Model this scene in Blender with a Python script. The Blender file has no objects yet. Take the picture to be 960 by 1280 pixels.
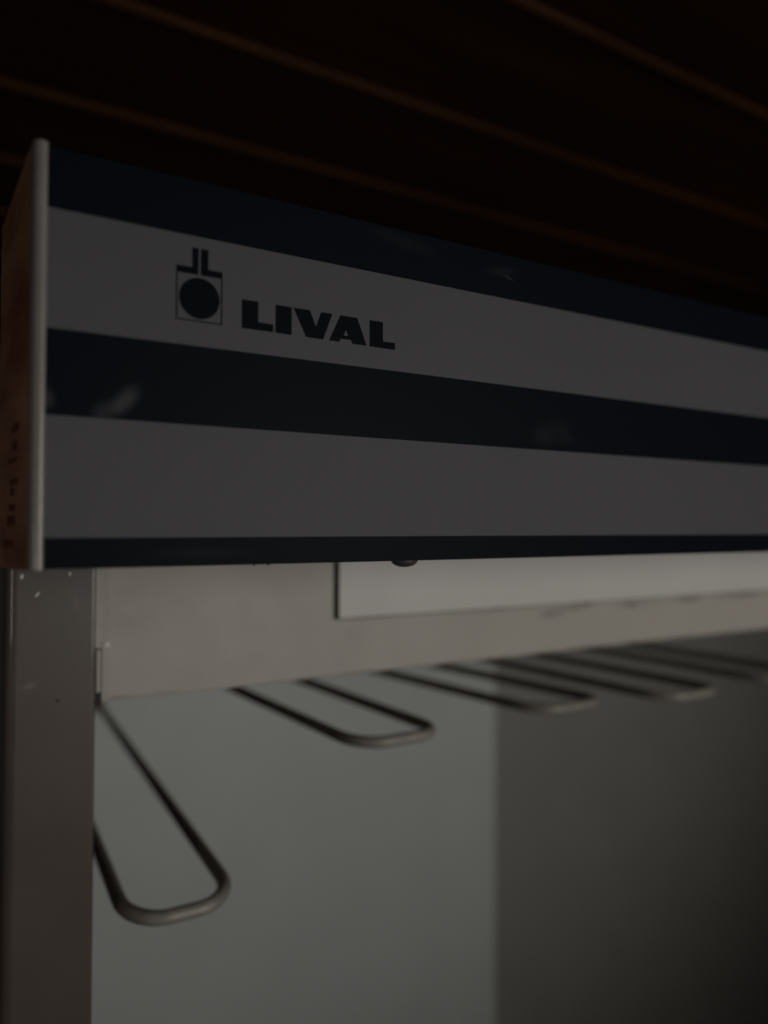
import bpy, bmesh, math, random
from mathutils import Matrix, Vector
random.seed(7)
C = bpy.context.scene.collection
sc = bpy.context.scene

# ------------------------------------------------------------------ camera
EYE = 1.5                       # lens height above the foot of the stand, metres
def P(x, y, z):                 # millimetres from the lens -> metres in the place
    return Vector((x / 1000, y / 1000, EYE + z / 1000))
yaw, pit, rol = math.radians(29.99), math.radians(1.077), math.radians(0.185)
cd = bpy.data.cameras.new('camera'); cam = bpy.data.objects.new('camera', cd); C.objects.link(cam)
cd.sensor_fit = 'VERTICAL'; cd.sensor_height = 36; cd.lens = 36 * 915 / 1280
cd.clip_start = 0.01; cd.clip_end = 50
fwd = Vector((math.sin(yaw) * math.cos(pit), math.cos(yaw) * math.cos(pit), math.sin(pit)))
rt = Vector((math.cos(yaw), -math.sin(yaw), 0)); up = rt.cross(fwd)
rt2 = rt * math.cos(rol) + up * math.sin(rol); up2 = up * math.cos(rol) - rt * math.sin(rol)
cam.matrix_world = Matrix(((rt2.x, up2.x, -fwd.x, 0), (rt2.y, up2.y, -fwd.y, 0), (rt2.z, up2.z, -fwd.z, EYE), (0, 0, 0, 1)))
cd.dof.use_dof = True; cd.dof.focus_distance = 0.45; cd.dof.aperture_fstop = 2.1
sc.camera = cam

# ------------------------------------------------------------------ world, lamps, exposure
w = bpy.data.worlds.new('World'); sc.world = w; w.use_nodes = True
bg = w.node_tree.nodes['Background']; bg.inputs[0].default_value = (1.0, 0.86, 0.78, 1); bg.inputs[1].default_value = 0.010
sc.view_settings.view_transform = 'Standard'; sc.view_settings.look = 'None'
sc.view_settings.exposure = 0; sc.view_settings.gamma = 1
def lamp(name, kind, loc, target, power, color, **k):
    d = bpy.data.lights.new(name, kind); d.energy = power; d.color = color
    for a, b in k.items(): setattr(d, a, b)
    o = bpy.data.objects.new(name, d); C.objects.link(o)
    o.location = P(*loc); o.rotation_euler = (P(*target) - P(*loc)).to_track_quat('-Z', 'Y').to_euler()
    return o
key = lamp('key_lamp', 'SPOT', (1100, -1800, -60), (540, 800, -75), 74.0, (1.0, 0.965, 0.92),
           spot_size=math.radians(37), spot_blend=1.0, shadow_soft_size=0.5)
key.scale = (3.0, 1.65, 1)          # a wide, low beam
lamp('low_fill', 'AREA', (1700, -1400, -900), (350, 600, 100), 0.85, (1.0, 0.86, 0.72), shape='RECTANGLE', size=1.2, size_y=0.5)  # added unseen fill from low front, lifts ceiling edges, sign and hook undersides
lamp('side_lamp', 'AREA', (-420, 150, -80), (40, 500, -40), 0.16, (1.0, 0.93, 0.86), shape='RECTANGLE', size=0.01, size_y=0.18)

# ------------------------------------------------------------------ materials
def mat(name, col, rough=0.5, metal=0.0, var=0.0, vscale=30, bump=0.0, bscale=200, spec=0.5, rvar=0.0, coat=0.0, stretch=(1, 1, 1), col2=None):
    m = bpy.data.materials.new(name); m.use_nodes = True
    nt = m.node_tree; b = nt.nodes['Principled BSDF']; N = nt.nodes.new; L = nt.links.new
    b.inputs['Base Color'].default_value = (*col, 1); b.inputs['Roughness'].default_value = rough
    b.inputs['Metallic'].default_value = metal; b.inputs['Specular IOR Level'].default_value = spec
    b.inputs['Coat Weight'].default_value = coat; b.inputs['Coat Roughness'].default_value = 0.07
    tc = N('ShaderNodeTexCoord'); mp = N('ShaderNodeMapping'); mp.inputs['Scale'].default_value = stretch
    L(tc.outputs['Object'], mp.inputs[0])
    if var or col2:
        n = N('ShaderNodeTexNoise'); n.inputs['Scale'].default_value = vscale; n.inputs['Detail'].default_value = 6
        L(mp.outputs[0], n.inputs[0])
        mx = N('ShaderNodeMix'); mx.data_type = 'RGBA'
        c2 = col2 or tuple(c * (1 - var) for c in col)
        mx.inputs[6].default_value = (*col, 1); mx.inputs[7].default_value = (*c2, 1)
        rp = N('ShaderNodeMapRange'); rp.inputs[1].default_value = 0.35; rp.inputs[2].default_value = 0.7
        L(n.outputs[0], rp.inputs[0]); L(rp.outputs[0], mx.inputs[0]); L(mx.outputs[2], b.inputs['Base Color'])
    if rvar:
        n2 = N('ShaderNodeTexNoise'); n2.inputs['Scale'].default_value = vscale * 2.3; n2.inputs['Detail'].default_value = 8
        L(mp.outputs[0], n2.inputs[0])
        r2 = N('ShaderNodeMapRange'); r2.inputs[1].default_value = 0.3; r2.inputs[2].default_value = 0.7
        r2.inputs[3].default_value = max(0.02, rough - rvar); r2.inputs[4].default_value = rough + rvar
        L(n2.outputs[0], r2.inputs[0]); L(r2.outputs[0], b.inputs['Roughness'])
    if bump:
        n3 = N('ShaderNodeTexNoise'); n3.inputs['Scale'].default_value = bscale; n3.inputs['Detail'].default_value = 3
        L(mp.outputs[0], n3.inputs[0])
        bp = N('ShaderNodeBump'); bp.inputs['Strength'].default_value = bump; bp.inputs['Distance'].default_value = 0.001
        L(n3.outputs[0], bp.inputs['Height']); L(bp.outputs[0], b.inputs['Normal'])
    return m
def marks_and_light(m, blobs, col=(0.16, 0.16, 0.17), y=384, soft=0.35):
    """soft patches for smudges, grime, painted reflections and painted shade: (x, z, rx, rz, angle, amount) in mm on the sign face"""
    nt = m.node_tree; b = nt.nodes['Principled BSDF']; N = nt.nodes.new; L = nt.links.new
    tc = N('ShaderNodeTexCoord'); tot = None
    nz = N('ShaderNodeTexNoise'); nz.inputs['Scale'].default_value = 60; nz.inputs['Detail'].default_value = 4
    L(tc.outputs['Object'], nz.inputs[0])
    for x, z, rx, rz, a, amt in blobs:
        mp = N('ShaderNodeMapping'); mp.vector_type = 'TEXTURE'
        mp.inputs['Location'].default_value = P(x, y, z); mp.inputs['Rotation'].default_value = (0, -a, 0)
        mp.inputs['Scale'].default_value = (rx / 1000, 1, rz / 1000)
        L(tc.outputs['Object'], mp.inputs[0])
        ln = N('ShaderNodeVectorMath'); ln.operation = 'LENGTH'; L(mp.outputs[0], ln.inputs[0])
        mr = N('ShaderNodeMapRange'); mr.interpolation_type = 'SMOOTHERSTEP'
        mr.inputs[1].default_value = 1; mr.inputs[2].default_value = 0; mr.inputs[4].default_value = amt
        L(ln.outputs['Value'], mr.inputs[0])
        if tot is None: tot = mr.outputs[0]
        else:
            ad = N('ShaderNodeMath'); L(tot, ad.inputs[0]); L(mr.outputs[0], ad.inputs[1]); tot = ad.outputs[0]
    mu = N('ShaderNodeMath'); mu.operation = 'MULTIPLY'; nr = N('ShaderNodeMapRange'); nr.inputs[1].default_value = 0.25; nr.inputs[2].default_value = 0.75; nr.inputs[3].default_value = soft; L(nz.outputs[0], nr.inputs[0]); L(tot, mu.inputs[0]); L(nr.outputs[0], mu.inputs[1])
    mx = N('ShaderNodeMix'); mx.data_type = 'RGBA'
    bi = b.inputs['Base Color']; mx.inputs[6].default_value = bi.default_value
    if bi.links: L(bi.links[0].from_socket, mx.inputs[6])
    mx.inputs[7].default_value = (*col, 1)
    L(mu.outputs[0], mx.inputs[0]); L(mx.outputs[2], b.inputs['Base Color'])

M = {}
M['cream'] = mat('cream_enamel', (0.49, 0.458, 0.412), 0.55, spec=0.25, var=0.05, vscale=14, bump=0.12, bscale=260, rvar=0.08)
M['post'] = mat('post_enamel', (0.092, 0.072, 0.059), 0.45, var=0.16, vscale=18, bump=0.06, bscale=120, coat=0.8)
M['rail'] = mat('rail_enamel', (0.68, 0.66, 0.63), 0.55, spec=0.3, var=0.06, vscale=10, bump=0.08, rvar=0.06)
M['grey'] = mat('sign_grey', (0.089, 0.0875, 0.0975), 0.6, spec=0.25, var=0.07, vscale=5, bump=0.05, bscale=900)
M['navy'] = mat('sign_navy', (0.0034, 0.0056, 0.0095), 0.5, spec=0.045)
marks_and_light(M['navy'], [(71, 63, 14, 7.5, 0.9, 0.36), (62, 57, 12, 8, 0.5, 0.24), (35, 61, 5, 8, 0, 0.3), (357, 66, 26, 13, 0.3, 0.10), (372, 62, 14, 7, 0.1, 0.06),  # blurred reflections painted into the navy, plus one thin scratch
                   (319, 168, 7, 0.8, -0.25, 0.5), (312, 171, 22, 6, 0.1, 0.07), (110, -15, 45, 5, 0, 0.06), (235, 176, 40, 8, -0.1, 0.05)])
M['ink'] = mat('ink', (0.003, 0.0048, 0.007), 0.5, spec=0.035)
M['edge'] = mat('edge_cream', (0.24, 0.225, 0.21), 0.4, coat=0.4, var=0.1, vscale=40, bump=0.1)
M['wood_reflection'] = mat('reflected_red_brown', (0.38, 0.215, 0.125), 0.5, spec=0.2, col2=(0.21, 0.075, 0.05), vscale=30, stretch=(1, 0.3, 1), bump=0.3, bscale=90, rvar=0.1)  # red-brown reflection on the end face, painted into the base colour
M['ceil'] = mat('dark_varnished_wood', (0.045, 0.0155, 0.006), 0.55, spec=0.12, var=0.5, vscale=12, stretch=(0.15, 1.5, 1), bump=0.3, bscale=40, rvar=0.08)
M['edge_highlight'] = mat('edge_highlight_wood', (0.058, 0.0215, 0.0065), 0.55, spec=0.1, var=0.5, vscale=20, stretch=(0.1, 1, 1))  # lighter than the boards: highlight along their edges put into the colour
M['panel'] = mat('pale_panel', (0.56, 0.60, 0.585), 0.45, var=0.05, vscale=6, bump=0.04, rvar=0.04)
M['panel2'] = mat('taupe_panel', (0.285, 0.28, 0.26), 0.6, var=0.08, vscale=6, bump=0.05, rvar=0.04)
M['wire'] = mat('dull_steel', (0.33, 0.305, 0.27), 0.55, metal=0.2, var=0.25, vscale=60, rvar=0.08)
M['screw'] = mat('screw_steel', (0.14, 0.13, 0.13), 0.4, metal=0.6)
M['dark'] = mat('dark_seam_and_shade', (0.02, 0.016, 0.013), 0.7)
M['chip_and_glint'] = mat('bare_chip_and_glint', (0.75, 0.72, 0.68), 0.25)
M['dirt'] = mat('dirt_spot', (0.05, 0.035, 0.025), 0.8)

marks_and_light(M['cream'], [(600, -90, 45, 7, 0.1, 0.9), (560, -96, 30, 9, 0, 0.5), (700, -92, 60, 6, 0, 0.9), (790, -90, 50, 7, 0, 0.8), (480, -87, 90, 2.5, 0, 0.7),
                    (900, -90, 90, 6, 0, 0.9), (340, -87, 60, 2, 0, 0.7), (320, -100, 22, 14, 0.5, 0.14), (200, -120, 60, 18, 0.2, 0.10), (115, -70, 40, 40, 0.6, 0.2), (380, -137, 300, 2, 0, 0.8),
                    (700, -137, 300, 3, 0, 0.8), (120, -136, 60, 2.5, 0, 0.8)], (0.10, 0.082, 0.062), 606, 0.0)  # grime on the crossbeam, plus the rail's shadow line painted beneath it
marks_and_light(M['post'], [(45, -118, 9, 3.5, 0.2, 0.6), (76, -60, 4, 12, 0.3, 0.3), (62, -32, 10, 4, 0.2, 0.4)], (0.24, 0.21, 0.19), 595)
# ------------------------------------------------------------------ mesh helpers (all in mm from the lens)
def obj(name, bm, m, parent=None, smooth=False):
    me = bpy.data.meshes.new(name); bmesh.ops.recalc_face_normals(bm, faces=bm.faces[:]); bm.to_mesh(me); bm.free()
    if smooth:
        for p in me.polygons: p.use_smooth = True
    me.materials.append(m); o = bpy.data.objects.new(name, me); C.objects.link(o)
    if parent: o.parent = parent; o.matrix_parent_inverse = Matrix.Translation(-parent.location) if parent.type == 'EMPTY' else Matrix()
    return o
def tag(o, label=None, cat=None, group=None, kind=None):
    for k, v in (('label', label), ('category', cat), ('group', group), ('kind', kind)):
        if v: o[k] = v
    return o
def thing(name, loc, label, cat, group=None):
    o = bpy.data.objects.new(name, None); C.objects.link(o); o.location = P(*loc); o.empty_display_size = 0.05
    return tag(o, label, cat, group)
def box(bm, a, b, bev=0.0, seg=2):
    vs = [bm.verts.new(P(x, y, z)) for x in (a[0], b[0]) for y in (a[1], b[1]) for z in (a[2], b[2])]
    fs = [bm.faces.new([vs[i] for i in f]) for f in ((0, 1, 3, 2), (4, 6, 7, 5), (0, 4, 5, 1), (2, 3, 7, 6), (0, 2, 6, 4), (1, 5, 7, 3))]
    if bev:
        es = {e for f in fs for e in f.edges}
        bmesh.ops.bevel(bm, geom=list(es), offset=bev / 1000, segments=seg, affect='EDGES', profile=0.5)
    return bm
def bx(a, b, bev=0.0, seg=2): return box(bmesh.new(), a, b, bev, seg)
def prism_y(poly, y0, y1):      # outline in x-z, extruded along y
    bm = bmesh.new()
    f = [bm.verts.new(P(x, y0, z)) for x, z in poly]; g = [bm.verts.new(P(x, y1, z)) for x, z in poly]
    n = len(poly); bm.faces.new(f); bm.faces.new(g[::-1])
    for i in range(n): bm.faces.new((f[i], g[i], g[(i + 1) % n], f[(i + 1) % n]))
    bm.normal_update(); bmesh.ops.triangulate(bm, faces=[q for q in bm.faces if len(q.verts) > 4])
    return bm
def prism_z(poly, z0, z1):      # outline in x-y, extruded along z; z0/z1 may be functions of (x, y)
    fz = lambda z, x, y: z(x, y) if callable(z) else z
    bm = bmesh.new()
    f = [bm.verts.new(P(x, y, fz(z0, x, y))) for x, y in poly]; g = [bm.verts.new(P(x, y, fz(z1, x, y))) for x, y in poly]
    n = len(poly); bm.faces.new(f); bm.faces.new(g[::-1])
    for i in range(n): bm.faces.new((f[i], g[i], g[(i + 1) % n], f[(i + 1) % n]))
    return bm
def tube(pts, r, n=12):
    bm = bmesh.new(); pv = [P(*p) for p in pts]; rings = []
    for i, p in enumerate(pv):
        t = (pv[min(i + 1, len(pv) - 1)] - pv[max(i - 1, 0)]).normalized()
        s = t.cross(Vector((0, 0, 1))).normalized(); u = s.cross(t)
        rings.append([bm.verts.new(p + (s * math.cos(k * math.tau / n) + u * math.sin(k * math.tau / n)) * r / 1000) for k in range(n)])
    for a, b in zip(rings, rings[1:]):
        for k in range(n): bm.faces.new((a[k], a[(k + 1) % n], b[(k + 1) % n], b[k]))
    bm.faces.new(rings[0]); bm.faces.new(rings[-1][::-1])
    return bm
def dome(c, rx, ry, rz, axis='z-', seg=20, rings=6):   # flattened half ball
    bm = bmesh.new(); R = []
    for i in range(rings + 1):
        a = i / rings * math.pi / 2
        R.append([(math.cos(a) * math.cos(k * math.tau / seg), math.cos(a) * math.sin(k * math.tau / seg), math.sin(a)) for k in range(seg)] if i < rings else [(0, 0, 1)])
    def put(p):
        x, y, z = p[0] * rx, p[1] * ry, p[2] * rz
        if axis == 'z-': return P(c[0] + x, c[1] + y, c[2] - z)
        return P(c[0] + x, c[1] - z, c[2] + y)          # bulges towards -y
    V = [[bm.verts.new(put(p)) for p in r] for r in R]
    for a, b in zip(V, V[1:]):
        for k in range(seg):
            if len(b) == 1: bm.faces.new((a[k], a[(k + 1) % seg], b[0]))
            else: bm.faces.new((a[k], a[(k + 1) % seg], b[(k + 1) % seg], b[k]))
    bm.faces.new(V[0]); return bm

# ------------------------------------------------------------------ the setting: low board ceiling
HC = 600
cbm = bx((-900, 100, HC + 14), (3600, 3700, HC + 40))
ceiling = tag(obj('ceiling', cbm, M['ceil']), kind='structure')
first = None
for k in range(14):
    y0 = 640 + 238 * (k - 2)
    if first is None:
        # a lapped board: its front edge hangs lower than its tail and is rounded
        prof = [(0, 13), (0, 3), (1, 1), (3, 0), (6, 0.4), (12, 2.5), (24, 4), (244, 11), (244, 13)]
        bm = bmesh.new(); rows = []
        for x in (-880, 3580):
            rows.append([bm.verts.new(Vector((x / 1000, y / 1000, z / 1000))) for y, z in prof])
        n = len(prof)
        for i in range(n): bm.faces.new((rows[0][i], rows[1][i], rows[1][(i + 1) % n], rows[0][(i + 1) % n]))
        bm.faces.new(rows[0]); bm.faces.new(rows[1][::-1])
        first = obj('board', bm, M['ceil']); o = first
        bm = bmesh.new(); rows = []
        for x in (-880, 3580):
            rows.append([bm.verts.new(Vector((x / 1000, (3 + 8 * math.cos(i * math.tau / 14)) / 1000, (6 + 7 * math.sin(i * math.tau / 14)) / 1000))) for i in range(14)])
        for i in range(14): bm.faces.new((rows[0][i], rows[1][i], rows[1][(i + 1) % 14], rows[0][(i + 1) % 14]))
        bm.faces.new(rows[0]); bm.faces.new(rows[1][::-1])
        e0 = obj('board_edge_highlight', bm, M['edge_highlight'], None, True); e0.parent = o
    else:
        o = first.copy(); C.objects.link(o)
        e = e0.copy(); C.objects.link(e); e.parent = o
    o.parent = ceiling
    o.location = P(random.uniform(-12, 12), y0 + random.uniform(-2, 2), HC + random.uniform(-1.2, 1.2))

# ------------------------------------------------------------------ back panels
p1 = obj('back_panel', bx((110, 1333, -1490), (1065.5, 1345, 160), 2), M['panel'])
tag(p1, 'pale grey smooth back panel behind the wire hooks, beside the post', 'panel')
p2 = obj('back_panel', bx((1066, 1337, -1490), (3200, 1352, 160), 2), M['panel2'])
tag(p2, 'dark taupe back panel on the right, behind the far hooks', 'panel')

# ------------------------------------------------------------------ display stand: post, crossbeam, price rail
st = thing('display_stand', (60, 630, -1500), 'cream enamelled metal display stand with square post and wide crossbeam under the sign', 'display stand')
def rrect(x0, x1, y0, y1, r, r2, n=8):
    pts = []
    for cx, cy, a0, r in ((x0 + r, y0 + r, 180, r), (x1 - r2, y0 + r2, 270, r2), (x1 - r2, y1 - r2, 0, r2), (x0 + r, y1 - r, 90, r)):
        for i in range(n + 1):
            a = math.radians(a0 + 90 * i / n); pts.append((cx + r * math.cos(a), cy + r * math.sin(a)))
    return pts
post = obj('post', prism_z(rrect(27, 90, 595, 690, 9, 2.5), -1500, 150), M['post'], st, True)
for e in (post.data.edges,): pass
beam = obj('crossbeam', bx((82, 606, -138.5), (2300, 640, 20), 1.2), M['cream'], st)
rail = obj('price_rail', bx((299.5, 600, -85), (2300, 605.6, 12), 0.6), M['rail'], st)
obj('shade_strip', bx((300, 602.5, -86.1), (2300, 606.5, -85.1)), M['dark'], rail)  # shadow under the rail lip, put in as a dark strip
obj('shade_strip', bx((298.2, 600.6, -85.6), (299.4, 606.4, 12)), M['dark'], rail)  # shaded left end of the rail, put in as a dark strip
tab = obj('slot', bx((91.8, 604.6, -139.5), (96.0, 606.4, -96), 0.3), M['dark'], beam)
obj('slot_tongue', bx((92.0, 604.0, -130), (95.1, 605.4, -97), 0.3), M['cream'], beam)
obj('glint_dome', dome((99, 606.2, -93.5), 3.4, 2.4, 2.2, 'y'), M['chip_and_glint'], beam, True)  # glint on a dent, painted as a small pale dome
for x, z, rx, rz, m in ((49, -51.5, 2.4, 0.75, 'chip_and_glint'), (63.4, -131, 1.5, 1.1, 'dirt'), (38.6, -38, 1.1, 2.0, 'chip_and_glint'), (71, -37, 0.8, 1.6, 'chip_and_glint')):
    o = obj('paint_chip', dome((0, 0, 0), rx, rz, 0.35, 'y', 10, 3), M[m], post, True)
    o.data.transform(Matrix.Translation(-P(0, 0, 0))); 
    o.data.transform(Matrix.Rotation(-0.9 if rx > rz and m == 'chip_and_glint' else 0.2, 4, 'Y')); o.data.transform(Matrix.Translation(P(x, 595.05, z)))

# ------------------------------------------------------------------ hooks
PY = 1333                       # front of the back panel
def hook(xc, ytip, z, wdt, ang, label, rad=5.6, rc=27, tilt=0.0):
    t = thing('wire_hook', (xc, PY - 8, z), label, 'hook', 'wire hooks in a row under the crossbeam')
    half = wdt / 2; L = PY - 7 - ytip; pts = []
    pts.append((-half, L))
    for i in range(6): pts.append((-half, L - (L - rc * 1.4) * (i + 1) / 6))
    for i in range(1, 10):
        a = math.pi + i / 10 * math.pi / 2; pts.append((-half + rc + rc * math.cos(a), rc * 1.4 * (1 + math.sin(a))))
    for i in range(7):
        pts.append((-half + rc + (wdt - 2 * rc) * i / 6, 0))
    for i in range(1, 10):
        a = 1.5 * math.pi + i / 10 * math.pi / 2; pts.append((half - rc + rc * math.cos(a), rc * 1.4 * (1 + math.sin(a))))
    for i in range(6): pts.append((half, rc * 1.4 + (L - rc * 1.4) * i / 6))
    pts.append((half, L))
    out = []
    for x, y in pts:            # y measured from the tip towards the panel; swing about the tip
        sh = math.tan(ang) * y
        out.append((xc + x - sh, ytip + y, z - tilt * (1 - y / L)))
    obj('loop', tube(out, rad, 14), M['wire'], t, True)
    xr = xc - math.tan(ang) * L
    obj('mounting_plate', bx((xr - half - 12, PY - 7.5, z - 14), (xr + half + 12, PY - 0.2, z + 18), 1.5), M['wire'], t)
R = math.radians
hook(157, 584, -306, 85, R(-0.5), 'nearest wire hook hanging lowest, its loop cut off by the post', rc=32, rad=5.9)
hook(363, 590, -200, 92, R(5.0), 'wire hook second from the post, wholly left of the panel seam')
hook(594, 603, -200, 96, R(9.5), 'blurred wire hook third from the post, its tip crossing the panel seam')
hook(763, 574, -200, 96, R(6.0), 'blurred wire hook fourth from the post, in front of the dark panel')
hook(963, 574, -200, 96, R(4.0), 'blurred wire hook fifth from the post, cut off by the right border')

# ------------------------------------------------------------------ header sign
hs = thing('header_sign', (300, 390, -22), 'grey header sign with navy stripes and LIVAL lettering above the hooks', 'sign')
XR = 2250
face = obj('sign_face', bx((33.8, 385, -21.6), (XR, 389, 183.4), 0.5), M['grey'], hs)
ZS = [(153.6, 183.2), (53.0, 95.0), (-21.4, -6.4)]
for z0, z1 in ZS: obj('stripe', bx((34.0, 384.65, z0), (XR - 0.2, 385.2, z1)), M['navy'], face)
T0, T1 = 384.72, 385.2
letters = {
 'letter_l': [[(131.8, 124), (141.2, 124), (141.2, 112.6), (150, 112.6), (150, 108.2), (131.8, 108.2)],
              [(211.8, 124), (220.9, 124), (220.9, 112.3), (229.5, 112.3), (229.5, 108.1), (211.8, 108.1)]],
 'letter_i': [[(151.5, 124), (161.1, 124), (161.1, 108.2), (151.5, 108.2)]],
 'letter_v': [[(162.3, 124), (172.4, 124), (176.3, 114.8), (179.6, 124), (186.8, 124), (180.8, 108.2), (170.2, 108.2)]],
}
for nm, ps in letters.items():
    for p in ps: obj(nm, prism_y(p, T0, T1), M['ink'], face)
# the A with its counter: two legs joined over and under the small opening
A = bmesh.new()
def slab(bm, poly):
    f = [bm.verts.new(P(x, T0, z)) for x, z in poly]; g = [bm.verts.new(P(x, T1, z)) for x, z in poly]
    n = len(poly); bm.faces.new(f); bm.faces.new(g[::-1])
    for i in range(n): bm.faces.new((f[i], g[i], g[(i + 1) % n], f[(i + 1) % n]))
slab(A, [(192.1, 124), (197.5, 124), (195.8, 116), (194.2, 112.4), (193.4, 110.2), (192.2, 110.2), (191.3, 108.2), (184.8, 108.2)])
slab(A, [(197.5, 124), (203.2, 124), (209.6, 108.2), (200.1, 108.2), (199.2, 110.2), (198.3, 110.2), (197.4, 112.4), (195.8, 116)])
slab(A, [(193.4, 110.2), (194.2, 112.4), (197.4, 112.4), (198.3, 110.2)])
A.normal_update(); bmesh.ops.triangulate(A, faces=[f for f in A.faces if len(f.verts) > 4])
obj('letter_a', A, M['ink'], face)
# emblem: mirrored L pair over a framed disc
obj('emblem_bar', prism_y([(96, 136.7), (104.4, 136.7), (104.4, 147.3), (107.6, 147.3), (107.6, 133.1), (96, 133.1)], T0, T1), M['ink'], face)
obj('emblem_bar', prism_y([(109, 147.3), (112.9, 147.3), (112.9, 136.7), (120.7, 136.7), (120.7, 133.1), (109, 133.1)], T0, T1), M['ink'], face)
obj('emblem_disc', prism_y([(108.4 + 10.85 * math.cos(i * math.tau / 64), 120.6 + 10.95 * math.sin(i * math.tau / 64)) for i in range(64)], T0, T1), M['ink'], face)
F = bmesh.new()
for a, b in (((96, 108.1), (96.6, 133.0)), ((120.1, 108.1), (120.7, 133.0)), ((96.7, 108.1), (120.0, 108.7))):
    box(F, (a[0], T0, a[1]), (b[0], T1, b[1]))
obj('emblem_frame', F, M['ink'], face)
# rounded pale edge and splayed end board; a reflected red-brown is painted into its colour
edge = [(34.0, 389.5), (34.6, 386.5), (34.3, 384.8), (33.2, 383.8), (31.6, 383.6), (30.0, 384.3), (28.6, 385.8), (27.7, 388), (27.1, 391.5), (27.8, 393), (33, 393)]
lean = lambda z: 0
eo = obj('edge_strip', prism_z(edge, -21.8, lambda x, y: 184.5 + (34.6 - x) * 0.1 - max(0, y - 388) * 0.3), M['edge'], hs, True)
bd = [(27.3, 392.8), (26.2, 402), (18.6, 486), (19.2, 489), (22.5, 489), (31, 393.2)]
eb = obj('end_board', prism_z(bd, lambda x, y: -22 - (y - 390) * 0.03, lambda x, y: 184 - max(0, y - 440) ** 1.6 * 0.02), M['wood_reflection'], hs)
M['print'] = mat('dark_red_print', (0.18, 0.06, 0.04), 0.5, spec=0.2, var=0.5, vscale=300)
for i in range(8):
    z = 47 - i * 8.2 + random.uniform(-2.5, 2.5); h = random.uniform(1.6, 5.6); y0 = 418 + i * 1.5 + random.uniform(-4, 4); y1 = y0 + random.uniform(7, 34)
    fx = lambda y: 26.2 - (y - 402) * 7.6 / 84
    pb = [(fx(y0) + 0.3, y0), (fx(y0) - 0.25, y0), (fx(y1) - 0.25, y1), (fx(y1) + 0.3, y1)]
    obj('printed_mark', prism_z(pb, z, z + h), M['print'], eb)
obj('top_board', bx((34, 389.4, 168), (XR, 470, 176), 1), M['wood_reflection'], hs)
obj('support_arm', bx((40, 390, 60), (80, 594.6, 90), 2), M['post'], hs)
obj('screw_head', dome((244.8, 398, -21.7), 9.2, 7.5, 4.6, 'z-'), M['screw'], hs, True)
for x in (140.2, 148.5): obj('burr', dome((x, 386.5, -21.4), 0.9, 1.2, 1.1, 'z-', 8, 3), M['screw'], hs, True)

wn = post.modifiers.new('weighted', 'WEIGHTED_NORMAL'); wn.weight = 100; wn.keep_sharp = True
# shade rounded parts smoothly but keep hard edges crisp
for o in list(bpy.data.objects):
    if o.type == 'MESH' and o.data.polygons and o.data.polygons[0].use_smooth:
        o.data.set_sharp_from_angle(angle=math.radians(50))
